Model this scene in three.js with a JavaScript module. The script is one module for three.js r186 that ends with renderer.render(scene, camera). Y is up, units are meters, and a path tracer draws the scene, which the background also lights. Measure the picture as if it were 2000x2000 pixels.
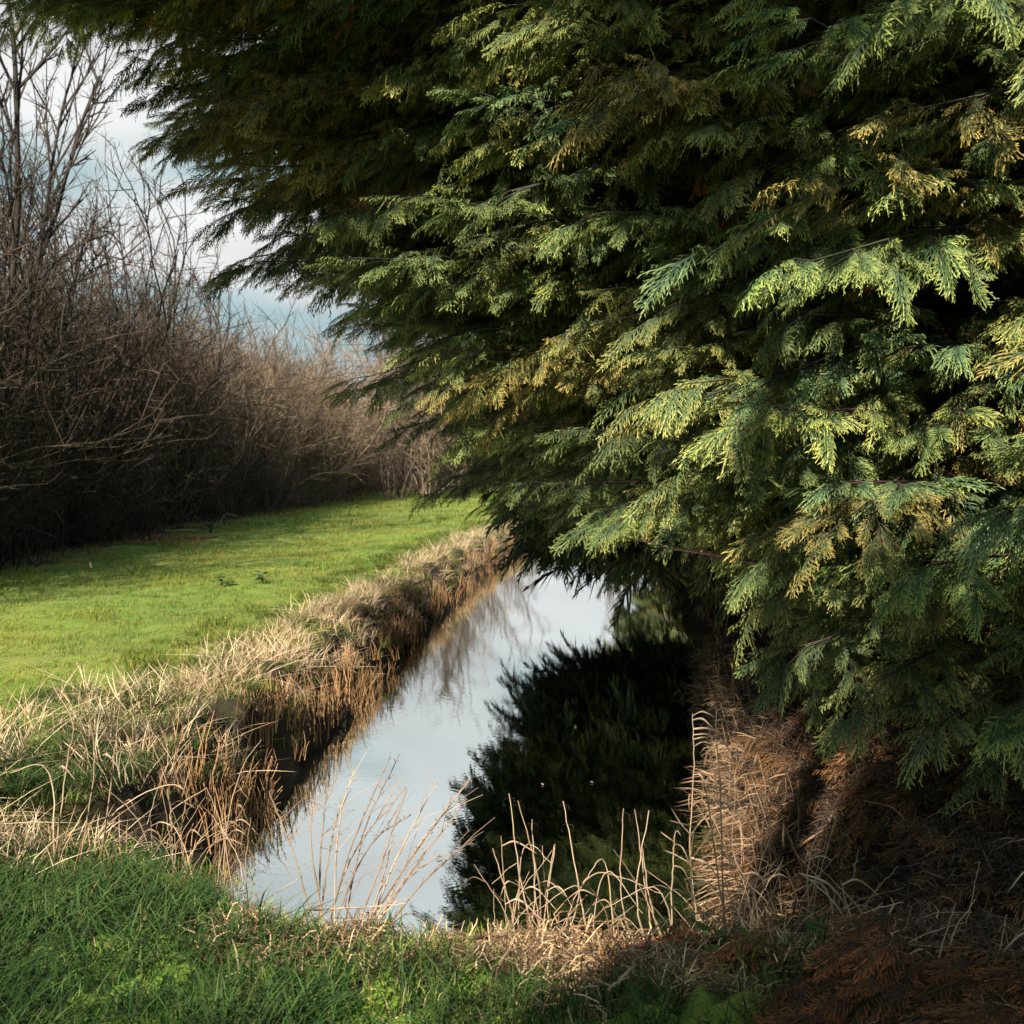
import * as THREE from 'three';
import { createNoise2D } from 'simplex-noise';

// ------------------------------------------------------------------ random numbers
function mulberry(a) { return () => { a = (a + 0x6d2b79f5) | 0; let t = Math.imul(a ^ (a >>> 15), 1 | a); t = (t + Math.imul(t ^ (t >>> 7), 61 | t)) ^ t; return ((t ^ (t >>> 14)) >>> 0) / 4294967296; }; }
let rnd = mulberry(11);
const rr = (a, b) => a + (b - a) * rnd();
const seed = (n) => { rnd = mulberry(n); };
const noise = createNoise2D(mulberry(5));
const noiseB = createNoise2D(mulberry(77));
const V = (x, y, z) => new THREE.Vector3(x, y, z);
const clamp = (x, a, b) => Math.min(b, Math.max(a, x));
const smooth = (a, b, x) => { const t = clamp((x - a) / (b - a), 0, 1); return t * t * (3 - 2 * t); };
const mix = (a, b, t) => a + (b - a) * t;
function table(rows, x) {                                 // piecewise linear [x, y] table
  if (x <= rows[0][0]) return rows[0][1];
  for (let i = 1; i < rows.length; i++) if (x <= rows[i][0]) { const [a, b] = rows[i - 1], [c, d] = rows[i]; return b + (d - b) * (x - a) / (c - a); }
  return rows[rows.length - 1][1];
}

// ------------------------------------------------------------------ camera, sky, sun, exposure
const scene = new THREE.Scene();
const EYE = V(0, 1.65, 0), FPX = 2145;
const camera = new THREE.PerspectiveCamera(50, 1, 0.05, 900);
camera.position.copy(EYE);
camera.rotation.set(-Math.atan(100 / FPX), 0, 0);
camera.focus = 5.2; camera.userData.fStop = 5.6;
scene.add(camera);

const renderer = new THREE.WebGLRenderer({ antialias: true });
renderer.toneMapping = THREE.LinearToneMapping;
renderer.toneMappingExposure = 2.15;
renderer.shadowMap.enabled = true;

const SUN_AZ = -32 * Math.PI / 180, SUN_EL = 42 * Math.PI / 180;     // behind the camera, to its left
const SUN = V(Math.sin(SUN_AZ) * Math.cos(SUN_EL), Math.sin(SUN_EL), Math.cos(SUN_AZ) * Math.cos(SUN_EL));
const sun = new THREE.DirectionalLight(new THREE.Color(1, 0.89, 0.73), 5);
sun.position.copy(SUN).multiplyScalar(80); sun.target.position.set(0, 0, -12);
sun.castShadow = true; sun.shadow.mapSize.set(4096, 4096);
Object.assign(sun.shadow.camera, { left: -50, right: 50, top: 50, bottom: -50, near: 1, far: 220 });
scene.add(sun, sun.target);

{ // sky: pale teal air with soft broken cloud
  const W = 1024, H = 512, data = new Float32Array(W * H * 4), n2 = createNoise2D(mulberry(21));
  const fbm = (x, y) => { let s = 0, a = 0.5; for (let i = 0; i < 5; i++) { s += a * n2(x, y); x = x * 2.03 + 7; y = y * 2.03 - 3; a *= 0.52; } return s; };
  for (let j = 0; j < H; j++) for (let i = 0; i < W; i++) {
    const el = ((j + 0.5) / H - 0.5) * Math.PI, az = ((i + 0.5) / W - 0.5) * 2 * Math.PI, y = Math.sin(el), c = Math.cos(el), x = c * Math.cos(az), z = c * Math.sin(az);
    const e = Math.max(0, el);
    const t = smooth(0, 0.5, e), u = smooth(0.4, 1.4, e);
    let r = mix(mix(0.52, 0.30, t), 0.10, u), g = mix(mix(0.70, 0.55, t), 0.30, u), b = mix(mix(0.75, 0.60, t), 0.40, u);
    const q = 1 / (Math.max(y, 0) + 0.16);
    let cl = fbm(x * q * 0.55 + 3.3, z * q * 0.55 + 1.7) + 0.10;
    cl = smooth(-0.12, 0.36, cl + 0.28 * (1 - smooth(0.0, 0.26, e)));
    const shade = 0.76 + 0.24 * smooth(-0.5, 0.5, fbm(x * q * 0.9 - 5, z * q * 0.9 + 9));
    const k = cl * (0.95 - 0.3 * smooth(0.45, 1.0, e));
    r = mix(r, 1.12 * shade, k); g = mix(g, 1.13 * shade, k); b = mix(b, 1.13 * shade, k);
    if (el < 0) { const m = smooth(0, -0.12, el); r = mix(r, 0.10, m); g = mix(g, 0.11, m); b = mix(b, 0.08, m); }
    const o = (j * W + i) * 4, S = 0.40;
    data[o] = r * S; data[o + 1] = g * S; data[o + 2] = b * S; data[o + 3] = 1;
  }
  const t = new THREE.DataTexture(data, W, H, THREE.RGBAFormat, THREE.FloatType);
  t.mapping = THREE.EquirectangularReflectionMapping; t.magFilter = THREE.LinearFilter; t.minFilter = THREE.LinearFilter; t.wrapS = THREE.RepeatWrapping; t.needsUpdate = true;
  scene.background = t; scene.environment = t;
}

// ------------------------------------------------------------------ helpers
const used = {};
function numbered(name) { const n = used[name] = (used[name] ?? -1) + 1; return n ? name + '_' + String(n).padStart(3, '0') : name; }
function tag(o, label, category, group, kind) {
  if (label) o.userData.label = label;
  if (category) o.userData.category = category;
  if (group) o.userData.group = group;
  if (kind) o.userData.kind = kind;
  return o;
}
function thing(name, label, category, pos, group, kind) { const g = new THREE.Group(); g.name = numbered(name); if (pos) g.position.copy(pos); scene.add(g); return tag(g, label, category, group, kind); }
function mesh(name, geo, mat, parent) {
  const m = new THREE.Mesh(geo, mat); m.castShadow = m.receiveShadow = true;
  m.name = parent === scene ? numbered(name) : name; parent.add(m); return m;
}
// collects strips and tubes with vertex colours into one geometry
class GB {
  constructor() { this.p = []; this.c = []; this.i = []; }
  get n() { return this.p.length / 3; }
  v(x, y, z, c) { this.p.push(x, y, z); this.c.push(c[0], c[1], c[2]); return this.p.length / 3 - 1; }
  strip(pts, wf, side, cf) {                              // flat ribbon that ends in a point when the width is 0
    let a = -1, b = -1;
    for (let k = 0; k < pts.length; k++) {
      const t = k / (pts.length - 1), w = wf(t) / 2, q = pts[k], c = cf(t);
      let a2, b2;
      if (w < 1e-5) { a2 = b2 = this.v(q.x, q.y, q.z, c); }
      else { a2 = this.v(q.x - side.x * w, q.y - side.y * w, q.z - side.z * w, c); b2 = this.v(q.x + side.x * w, q.y + side.y * w, q.z + side.z * w, c); }
      if (k) { this.i.push(a, b, b2); if (a2 !== b2) this.i.push(a, b2, a2); }
      a = a2; b = b2;
    }
  }
  tube(pts, rf, cf, sides = 4) {
    const T = new THREE.Vector3(), A = new THREE.Vector3(), B = new THREE.Vector3(); let prev = -1;
    for (let k = 0; k < pts.length; k++) {
      const t = k / (pts.length - 1), r = rf(t), c = cf(t);
      T.subVectors(pts[Math.min(k + 1, pts.length - 1)], pts[Math.max(k - 1, 0)]).normalize();
      A.set(0.31, 0.2, 0.93).cross(T); if (A.lengthSq() < 0.01) A.set(1, 0, 0).cross(T); A.normalize(); B.crossVectors(T, A);
      const at = this.n;
      for (let s = 0; s < sides; s++) { const f = s / sides * Math.PI * 2, x = Math.cos(f) * r, y = Math.sin(f) * r; this.v(pts[k].x + A.x * x + B.x * y, pts[k].y + A.y * x + B.y * y, pts[k].z + A.z * x + B.z * y, c); }
      if (k) for (let s = 0; s < sides; s++) { const s2 = (s + 1) % sides; this.i.push(prev + s, at + s, at + s2, prev + s, at + s2, prev + s2); }
      prev = at;
    }
  }
  geo() {
    const g = new THREE.BufferGeometry();
    g.setAttribute('position', new THREE.Float32BufferAttribute(this.p, 3));
    g.setAttribute('color', new THREE.Float32BufferAttribute(this.c, 3));
    g.setIndex(this.i); g.computeVertexNormals(); return g;
  }
  build(name, mat, parent) { return mesh(name, this.geo(), mat, parent); }
}
const std = (o) => new THREE.MeshStandardMaterial({ vertexColors: true, roughness: 0.85, side: THREE.DoubleSide, ...o });
const leafy = (o) => new THREE.MeshPhysicalMaterial({ vertexColors: true, roughness: 0.9, side: THREE.DoubleSide, transmission: 0.3, thickness: 0, specularIntensity: 0.3, ...o });
const M = {
  needle: std({ roughness: 0.7 }), grass: leafy({ transmission: 0.35, roughness: 0.7 }), straw: std({ roughness: 0.8 }),
  bark: std(), twig: std(), ground: std({ roughness: 1 }), stalk: std({ roughness: 0.8 }), dead: std({ roughness: 0.95 }),
};
const UP = V(0, 1, 0);
function instances(name, geo, mat, list, parent) {        // list of { m: Matrix4, c: Color }
  const im = new THREE.InstancedMesh(geo, mat, list.length);
  list.forEach((e, k) => { im.setMatrixAt(k, e.m); if (e.c) im.setColorAt(k, e.c); });
  im.castShadow = im.receiveShadow = true; im.name = parent === scene ? numbered(name) : name; parent.add(im); return im;
}
const q1 = new THREE.Quaternion(), m1 = new THREE.Matrix4();
function basis(pos, dir, normal, s) {                     // local x along dir, local y towards normal
  const x = dir.clone().normalize(), z = new THREE.Vector3().crossVectors(x, normal).normalize(), y = new THREE.Vector3().crossVectors(z, x);
  return new THREE.Matrix4().makeBasis(x.multiplyScalar(s), y.multiplyScalar(s), z.multiplyScalar(s)).setPosition(pos);
}
function upright(pos, turn, s, sy = s, tx = 0, tz = 0) { q1.setFromEuler(new THREE.Euler(tx, turn, tz, 'YXZ')); return new THREE.Matrix4().compose(pos, q1, V(s, sy, s)); }
const ray = (px, py) => V((px - 1000) / FPX, (900 - py) / FPX, -1);   // approximate direction per metre of depth, in the photograph's 2000 pixels
const at = (px, py, d) => EYE.clone().addScaledVector(ray(px, py), d);

// ------------------------------------------------------------------ terrain
const WATER = -0.55;
const leftEdge = (d) => table([[0, -1.85], [5.5, -1.78], [6.3, -1.72], [7.4, -1.62], [8.9, -1.49], [11.8, -1.32], [15.7, -1.03], [21, -0.55], [26, 0.05], [32.5, 1.25], [45, 4.2], [60, 9], [90, 20]], d);
const rightEdge = (d) => table([[0, 1.0], [5, 1.1], [8, 1.6], [10.5, 1.95], [15, 2.5], [21, 3.0], [26, 3.5], [32.5, 4.6], [45, 7.4], [60, 12], [90, 23]], d);
const nearEdge = (x) => table([[-2, 5.8], [-1.5, 5.4], [-0.9, 4.85], [-0.25, 4.6], [0.3, 4.62], [1, 4.72]], x);
function field(x, z) {                                    // signed distances to the water's edges, positive over water
  const d = -z, w = 0.10 * noise(x * 0.9, z * 0.9) + 0.05 * noise(x * 3, z * 3);
  return [x - leftEdge(d) + w, rightEdge(d) - x + w, d - nearEdge(x) + w];
}
function height(x, z) {
  const [a, b, c] = field(x, z), d = -z, u = Math.min(a, b, c);
  let top = 0.05 * noise(x * 0.35, z * 0.35) + 0.02 * noise(x * 1.7, z * 1.7);
  top += 0.35 * smooth(0.2, 4.0, x - rightEdge(d)) * smooth(2, 5, d);
  top *= smooth(0, 1.2, Math.hypot(x, z) - 0.5) * 0.6 + 0.4;
  const width = c === u ? 1.6 : (b === u ? 0.75 : 0.34);
  if (u > 0) return WATER - 0.02 - Math.min(0.5, u * 0.9);
  const t = clamp(-u / width, 0, 1), s = c === u ? Math.sin(t * Math.PI / 2) : Math.pow(t, 0.75) * (1 - 0.06 * Math.sin(t * 3.1));
  const rough = (noise(x * 5, z * 5) * 0.06 + noise(x * 11, z * 11) * 0.045) * Math.sin(clamp(-u / (width * 1.5), 0, 1) * Math.PI);
  return mix(WATER - 0.02, top, s) + rough;
}
const on = (x, z, dy = 0) => V(x, height(x, z) + dy, z);
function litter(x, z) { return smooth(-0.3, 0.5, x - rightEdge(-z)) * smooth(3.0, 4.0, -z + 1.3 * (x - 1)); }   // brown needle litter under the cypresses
{
  const axis = (lo, a, step, b, hi, grow) => { const r = []; for (let x = a; x <= b + 1e-6; x += step) r.push(x); let s = step, x = a; const left = []; while (x > lo) { s *= grow; x -= s; left.unshift(x); } s = step; x = b; while (x < hi) { s *= grow; x += s; r.push(x); } return left.concat(r); };
  const xs = axis(-320, -3.2, 0.07, 4.2, 320, 1.09), zs = axis(-500, -13, 0.08, -2.2, 120, 1.05);
  const g = new THREE.BufferGeometry(), p = [], c = [], idx = [];
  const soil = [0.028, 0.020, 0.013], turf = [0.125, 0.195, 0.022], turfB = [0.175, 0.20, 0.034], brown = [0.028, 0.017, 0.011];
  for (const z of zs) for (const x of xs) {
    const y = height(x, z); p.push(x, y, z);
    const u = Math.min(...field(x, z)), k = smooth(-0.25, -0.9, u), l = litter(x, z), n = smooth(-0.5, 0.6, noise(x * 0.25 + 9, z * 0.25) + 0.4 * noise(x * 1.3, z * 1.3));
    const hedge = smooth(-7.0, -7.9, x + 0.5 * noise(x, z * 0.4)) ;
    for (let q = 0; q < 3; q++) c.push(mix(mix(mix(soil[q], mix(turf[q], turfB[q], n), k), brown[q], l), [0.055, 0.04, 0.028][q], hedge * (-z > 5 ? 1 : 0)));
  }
  const w = xs.length;
  for (let j = 0; j + 1 < zs.length; j++) for (let i = 0; i + 1 < w; i++) { const a = j * w + i; idx.push(a, a + w, a + 1, a + 1, a + w, a + w + 1); }
  g.setAttribute('position', new THREE.Float32BufferAttribute(p, 3)); g.setAttribute('color', new THREE.Float32BufferAttribute(c, 3)); g.setIndex(idx); g.computeVertexNormals();
  tag(mesh('ground', g, M.ground, scene), 'grassy ground with a straight water ditch cut through it', 'ground', null, 'structure');
}
{ // still water; a faint ripple as real relief in the normal
  const N = 256, data = new Uint8Array(N * N * 4), per = (x, y, f) => { const a = x / N * 2 * Math.PI, b = y / N * 2 * Math.PI; return noise(Math.cos(a) * f + 3 * Math.sin(b) * f, Math.sin(a) * f + 2 * Math.cos(b) * f); };
  for (let y = 0; y < N; y++) for (let x = 0; x < N; x++) { const v = 128 + 60 * per(x, y, 0.9) + 30 * per(x, y, 2.1), o = (y * N + x) * 4; data[o] = data[o + 1] = data[o + 2] = v; data[o + 3] = 255; }
  const t = new THREE.DataTexture(data, N, N); t.wrapS = t.wrapT = THREE.RepeatWrapping; t.magFilter = THREE.LinearFilter; t.repeat.set(2.2, 0.9); t.needsUpdate = true;
  const pos = [], uv = [], idx = []; let k = 0;
  for (let d = 4.2; d < 95; d += d < 30 ? 0.5 : 2, k++) { const l = leftEdge(d) - 0.5, r = rightEdge(d) + 0.5; pos.push(l, WATER, -d, r, WATER, -d); uv.push(l, d, r, d); if (k) idx.push(2 * k - 2, 2 * k - 1, 2 * k + 1, 2 * k - 2, 2 * k + 1, 2 * k); }
  const g = new THREE.BufferGeometry(); g.setAttribute('position', new THREE.Float32BufferAttribute(pos, 3)); g.setAttribute('uv', new THREE.Float32BufferAttribute(uv, 2)); g.setIndex(idx); g.computeVertexNormals();
  const m = new THREE.MeshPhysicalMaterial({ color: new THREE.Color(0.64, 0.71, 0.71), metalness: 1, roughness: 0.02, bumpMap: t, bumpScale: 0.0002, side: THREE.DoubleSide });
  tag(mesh('water', g, m, scene), 'still dark water of the ditch mirroring the sky and the cypresses', 'water', null, 'structure');
}

// ------------------------------------------------------------------ cypress foliage
const mixc = (a, b, t) => [mix(a[0], b[0], t), mix(a[1], b[1], t), mix(a[2], b[2], t)];
function frondGeo(n, L = 0.36, N = 22, fine = 1) {        // drooping spray of scale-leaved shoots, axis along x, top towards y
  seed(n);
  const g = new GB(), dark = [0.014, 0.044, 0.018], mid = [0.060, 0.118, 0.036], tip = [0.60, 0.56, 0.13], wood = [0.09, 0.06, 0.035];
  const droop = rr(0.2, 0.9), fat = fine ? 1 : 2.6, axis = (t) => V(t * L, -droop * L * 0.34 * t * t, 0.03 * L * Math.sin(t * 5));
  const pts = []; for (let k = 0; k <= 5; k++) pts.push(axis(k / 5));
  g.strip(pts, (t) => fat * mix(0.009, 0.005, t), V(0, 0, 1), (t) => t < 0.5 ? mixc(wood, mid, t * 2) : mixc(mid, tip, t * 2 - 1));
  for (let k = 0; k < N; k++) {
    const t = 0.06 + 0.93 * k / N, s = k % 2 ? 1 : -1, o = axis(t);
    const len = L * 0.50 * Math.pow(1 - t, 0.55) * Math.min(1, 0.45 + t * 2.4) * rr(0.6, 1.25) + 0.024;
    const ang = rr(0.40, 0.72), dx = Math.cos(ang), dz = Math.sin(ang) * s, sag = rr(0.15, 0.95), kink = rr(-0.012, 0.012);
    const f = (r) => V(o.x + dx * len * r + 0.10 * len * r * r, o.y - sag * len * r * r * 0.85 + kink * Math.sin(r * 5), o.z + dz * len * r * (1 - 0.3 * r));
    const P = fine ? [f(0), f(0.35), f(0.7), f(1)] : [f(0), f(0.5), f(1)], roll = rr(-0.7, 0.7);
    const side = V(-dz * Math.cos(roll), Math.sin(roll), dx * Math.cos(roll)).normalize();
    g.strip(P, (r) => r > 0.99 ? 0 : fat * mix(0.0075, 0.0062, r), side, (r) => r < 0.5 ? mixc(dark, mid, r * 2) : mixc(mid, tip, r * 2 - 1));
    const m = fine ? Math.max(2, Math.round(len / 0.023)) : 0;
    for (let j = 0; j < m; j++) {
      const r = (j + 0.6) / (m + 0.4), q = f(r), s2 = j % 2 ? 1 : -1, sl = (0.020 + len * 0.26 * (1 - r)) * rr(0.6, 1.3), a2 = rr(0.35, 0.7) * s2;
      const ex = dx * Math.cos(a2) - dz * Math.sin(a2), ez = dx * Math.sin(a2) + dz * Math.cos(a2), ro = rr(-0.8, 0.8);
      const e = V(q.x + ex * sl, q.y - sl * rr(0.25, 0.95), q.z + ez * sl), h = q.clone().lerp(e, 0.55); h.y += sl * 0.06;
      g.strip([q, h, e], (w) => w > 0.99 ? 0 : mix(0.0068, 0.0062, w), V(-ez * Math.cos(ro), Math.sin(ro), ex * Math.cos(ro)), (w) => mixc(mixc(dark, mid, r), mixc(mid, tip, 0.3 + 0.7 * r), w));
    }
  }
  return g.geo();
}
const FRONDS = [1, 2, 3, 4].map((k) => frondGeo(100 + k, 0.36, [22, 18, 26, 20][k - 1])), COARSE = [1, 2, 3, 4].map((k) => frondGeo(110 + k, 0.4, 16, 0));
const barkC = () => [rr(0.05, 0.10), rr(0.04, 0.07), rr(0.03, 0.05)];

// one bough: a curve out to its tip, side branchlets along its outer part, fronds along those
function bough(start, tip, outer, tint, out, wood, density = 1) {
  const L = start.distanceTo(tip), mid = start.clone().lerp(tip, 0.55); mid.y += L * rr(0.06, 0.13);
  const curve = new THREE.QuadraticBezierCurve3(start, mid, tip), P = [];
  for (let k = 0; k <= 8; k++) P.push(curve.getPoint(k / 8));
  const bc = barkC().map((q) => q * 0.8), r0 = 0.008 + L * 0.0035;
  wood.tube(P, (t) => mix(r0, 0.004, t), () => bc, 4);
  const s0 = Math.max(0.1, 1 - outer / L), n = Math.round(outer / 0.15 * density);
  for (let k = 0; k <= n; k++) {
    const f = k / n, s = s0 + (1 - s0) * f, o = curve.getPoint(s), tg = curve.getTangent(s), lat = new THREE.Vector3().crossVectors(tg, UP).normalize();
    const sd = k % 2 ? 1 : -1, bl = k === n ? 0.22 : mix(0.62, 0.24, f) * rr(0.6, 1.3);
    const dir = tg.clone().multiplyScalar(rr(0.7, 1.0)).addScaledVector(lat, k === n ? 0 : sd * rr(0.5, 1.0)).addScaledVector(UP, rr(-0.32, 0.22)).normalize();
    const e = o.clone().addScaledVector(dir, bl); e.y -= bl * rr(0.0, 0.25);
    wood.tube([o, o.clone().lerp(e, 0.5).add(V(0, bl * 0.05, 0)), e], (t) => mix(0.0045, 0.002, t), () => bc, 3);
    const m = Math.max(2, Math.round(bl / 0.088));
    for (let j = 0; j <= m; j++) {
      const t = j / m, p = o.clone().lerp(e, 0.12 + 0.88 * t); p.y += bl * 0.1 * t * (1 - t);
      const l2 = new THREE.Vector3().crossVectors(dir, UP).normalize(), s2 = j === m ? 0 : (j % 2 ? 1 : -1);
      const fd = dir.clone().addScaledVector(l2, s2 * rr(0.3, 0.8)).addScaledVector(UP, rr(-0.7, 0.12)).normalize();
      const nm = UP.clone().addScaledVector(lat, rr(-0.9, 0.9)).addScaledVector(tg, rr(-0.2, 0.7)).normalize();
      const sc = (rnd() < 0.25 ? rr(0.6, 0.88) : rr(0.32, 0.68)) * (j === m ? 1.15 : 1);
      out.push({ m: basis(p, fd, nm, sc), p, v: (rnd() * 4) | 0, k: f, tint });
    }
  }
}
function tintOf(kind) {
  const v = rr(0.72, 1.18);
  if (kind === 'bronze') return new THREE.Color(1.12 * v, 0.84 * v, 0.8 * v);
  if (kind === 'dead') return new THREE.Color(0.75 * v, 0.3 * v, 0.35 * v);
  if (kind === 'shadeTone') return new THREE.Color(0.42 * v, 0.46 * v, 0.46 * v);  // darker green with shade painted into the tint
  if (kind === 'blue') return new THREE.Color(0.62 * v, 0.84 * v, 1.1 * v);
  return rnd() < 0.3 ? new THREE.Color(0.55 * v, 0.66 * v, 0.66 * v) : new THREE.Color(rr(0.8, 1.12) * v, v, rr(0.85, 1.1) * v);
}
function foliage(tree, list, split, shapes = FRONDS) {
  let rest = list;
  if (split) {                                            // the fronds that show largest are parts of their own
    const mats = {};
    const chosen = new Set(split(list)); rest = list.filter((f) => !chosen.has(f));
    for (const f of chosen) {
      const c = f.c, key = [c.r, c.g, c.b].map((x) => Math.round(x * 8)).join();
      mats[key] ??= Object.assign(M.needle.clone(), { color: c.clone() });
      const q = mesh('frond', FRONDS[f.v], mats[key], tree); q.applyMatrix4(f.m);
    }
  }
  const crown = new THREE.Group(); crown.name = 'foliage'; crown.userData.kind = 'stuff'; tree.add(crown);
  for (let v = 0; v < 4; v++) { const im = instances('fronds', shapes[v], M.needle, rest.filter((f) => f.v === v), crown); im.userData.kind = 'stuff'; }
}
{ // ---- the near cypress that leans over the ditch
  seed(42);
  const T = V(5, 0, -8.5);
  const left = [[0.1, 3.6], [0.55, 3.8], [0.9, 3.9], [1.3, 4.4], [2.0, 5.3], [2.6, 6.1], [3.2, 6.85], [4.0, 7.35], [4.6, 7.9], [5, 8.7], [6, 9.2], [7.5, 7.0], [9.5, 4.6], [12, 0.8]];
  const front = [[0.1, 4.4], [0.5, 4.75], [1.2, 5.1], [2.5, 5.3], [4, 5.3], [6, 5.0], [8, 4.2], [10, 2.8], [12, 0.8]];
  const low = [[-180, 0.3], [-60, 0.3], [-40, 1.05], [0, 1.3], [25, 1.3], [31, 1.0], [36, 0.85], [40, 0.72], [50, 0.62], [60, 0.5]];
  const R = (a, y) => mix(table(left, y), table(front, y), smooth(6, 48, a));
  const tree = thing('cypress_tree', 'large green cypress leaning over the ditch and filling the right side, nearest of all', 'tree', null);
  const wood = new GB(), list = [];
  const add = (a, yy, rad, kind, hid, outer = hid ? 2.2 : 1.45) => {
    const aa = a * Math.PI / 180, tip = V(T.x - Math.cos(aa) * rad, yy, T.z + Math.sin(aa) * rad);
    const st = V(T.x, Math.max(0.3, yy - rad * rr(-0.16, 0.22) - 0.1), T.z);
    const sw = smooth(8, 40, a) * smooth(110, 70, a) * rr(0.35, 0.95);     // the boughs on this side sweep to the left
    st.lerp(V(tip.x + rad * rr(0.6, 0.95), st.y, tip.z - rad * rr(0.25, 0.6)), sw);
    bough(st, tip, Math.min(rad * 0.6, outer), tintOf(kind), list, wood, hid ? 0.6 : 1);
  };
  for (let y = 0.22; y < 12; y += 0.22) {
    for (let a = -180 + rr(0, 6); a < 180;) {
      const hid = a < -60 || a > 90; a += a < -60 && a > -130 ? 11 : hid ? 26 : y > 7.6 ? 12 : 5.1;
      const az = a + rr(-2.6, 2.6), yy = Math.max(0.12, y + rr(-0.2, 0.2));
      const under = yy < table(low, az); if (under && (az > 30 || az < -60)) continue;
      const inner = rnd() < 0.4;
      const rad = Math.max(0.5, (hid ? Math.min(5.5, R(Math.abs(az) > 90 ? 90 : az, yy)) : R(az, yy)) * (inner ? rr(0.74, 0.9) : rr(0.88, 1.0)) + 0.35 * noise(az * 0.07, yy * 1.1)) - (under ? 0.9 : 0);
      const x = T.x - Math.cos(az / 57.3) * rad, z = T.z + Math.sin(az / 57.3) * rad;
      let kind = rnd() < 0.04 ? 'bronze' : rnd() < 0.10 ? 'blue' : 'green';
      if (Math.hypot(x + 2.1, yy - 4.1, (z + 7.4) * 0.5) < 0.8 || Math.hypot(x - 0.05, yy - 2.25, (z + 6.4) * 0.5) < 0.35 || Math.hypot(x - 0.5, yy - 3.6, (z + 5.8) * 0.5) < 0.35) kind = 'bronze';
      add(az, yy, rad, kind, hid);
    }
  }
  for (const [a, y, rad] of [[0, 4.15, 7.55], [4, 3.95, 7.3], [2, 3.15, 7.0], [6, 3.05, 6.8], [3, 2.28, 6.05], [8, 2.22, 5.9], [5, 4.8, 8.7], [3, 5.3, 9.4], [10, 5.1, 9.0], [0, 5.5, 9.8], [-3, 5.1, 9.2], [6, 5.6, 9.7], [14, 1.5, 4.9]]) add(a, y, rad, 'green', false, 1.9);
  for (let k = 0; k < 66; k++) add(-6 - k * 0.85, 1.25 + (k * 0.37) % 1.3, 4.5 + (k * 0.61) % 1.3, 'shadeTone', false, 1.9);  // back boughs, tinted dark as painted shade for the reflection
  for (let k = 0; k < 90; k++) { const y = rr(1.9, 6.4), a = rr(-12, 22); add(a, y, R(a, y) * rr(0.8, 0.97), rnd() < 0.15 ? 'bronze' : rnd() < 0.4 ? 'shadeTone' : 'green', false, 1.9); }
  for (const [a, y, rad] of [[47, 0.66, 4.9], [51, 0.56, 4.9], [54, 0.5, 4.9]]) add(a, y, rad, 'green', false);
  for (let k = 0; k < 170; k++) add(rr(-60, 75), rr(1.6, 8), rr(2.2, 4.6), 'green', true);
  for (let k = 0; k < 7; k++) add(47 + k * 1.3, 0.12, 4.7 - k * 0.1, 'dead', false);
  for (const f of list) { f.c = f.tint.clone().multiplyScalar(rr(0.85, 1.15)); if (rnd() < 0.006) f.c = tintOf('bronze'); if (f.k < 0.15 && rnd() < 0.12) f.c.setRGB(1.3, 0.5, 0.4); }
  const bb = new GB(), bp = [[1500, 1105, 6.6], [1390, 1081, 6.5], [1310, 1070, 6.4], [1240, 1052, 6.35]].map(([x, y, d]) => EYE.clone().add(V((x - 1000) / FPX * d, (900 - y) / FPX * d, -d)));
  bb.tube(bp, (t) => mix(0.016, 0.006, t), () => [0.20, 0.13, 0.09], 6); bb.tube([bp[1], bp[1].clone().add(V(0.01, -0.08, 0.02)), bp[1].clone().add(V(-0.02, -0.2, 0.03))], (t) => mix(0.007, 0.003, t), () => [0.2, 0.13, 0.09], 5);
  bb.build('bare_branch', M.bark, tree).userData.label = 'bare reddish branch sticking out over the water';
  const tk = new GB(); tk.tube([V(T.x, -0.3, T.z), V(T.x + 0.05, 3, T.z), V(T.x, 8, T.z + 0.1), V(T.x, 12.2, T.z)], (t) => mix(0.34, 0.03, t), () => [0.075, 0.05, 0.035], 12);
  tk.build('trunk', M.bark, tree);
  const w = wood.build('branches', M.bark, tree); w.userData.kind = 'stuff';
  foliage(tree, list, (L) => L.filter((f) => f.k > 0.6 && f.p.z < -2).map((f) => { const d = -f.p.z, u = f.p.x / d, v = (f.p.y - 1.65) / d; return [f, Math.abs(u) < 0.46 && v < 0.41 && v > -0.5 ? d + (rnd() * 0.6) : 99]; }).sort((a, b) => a[1] - b[1]).slice(0, 300).map((e) => e[0]));
  console.log('near cypress fronds', list.length, 'wood tris', wood.i.length / 3);
}
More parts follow.
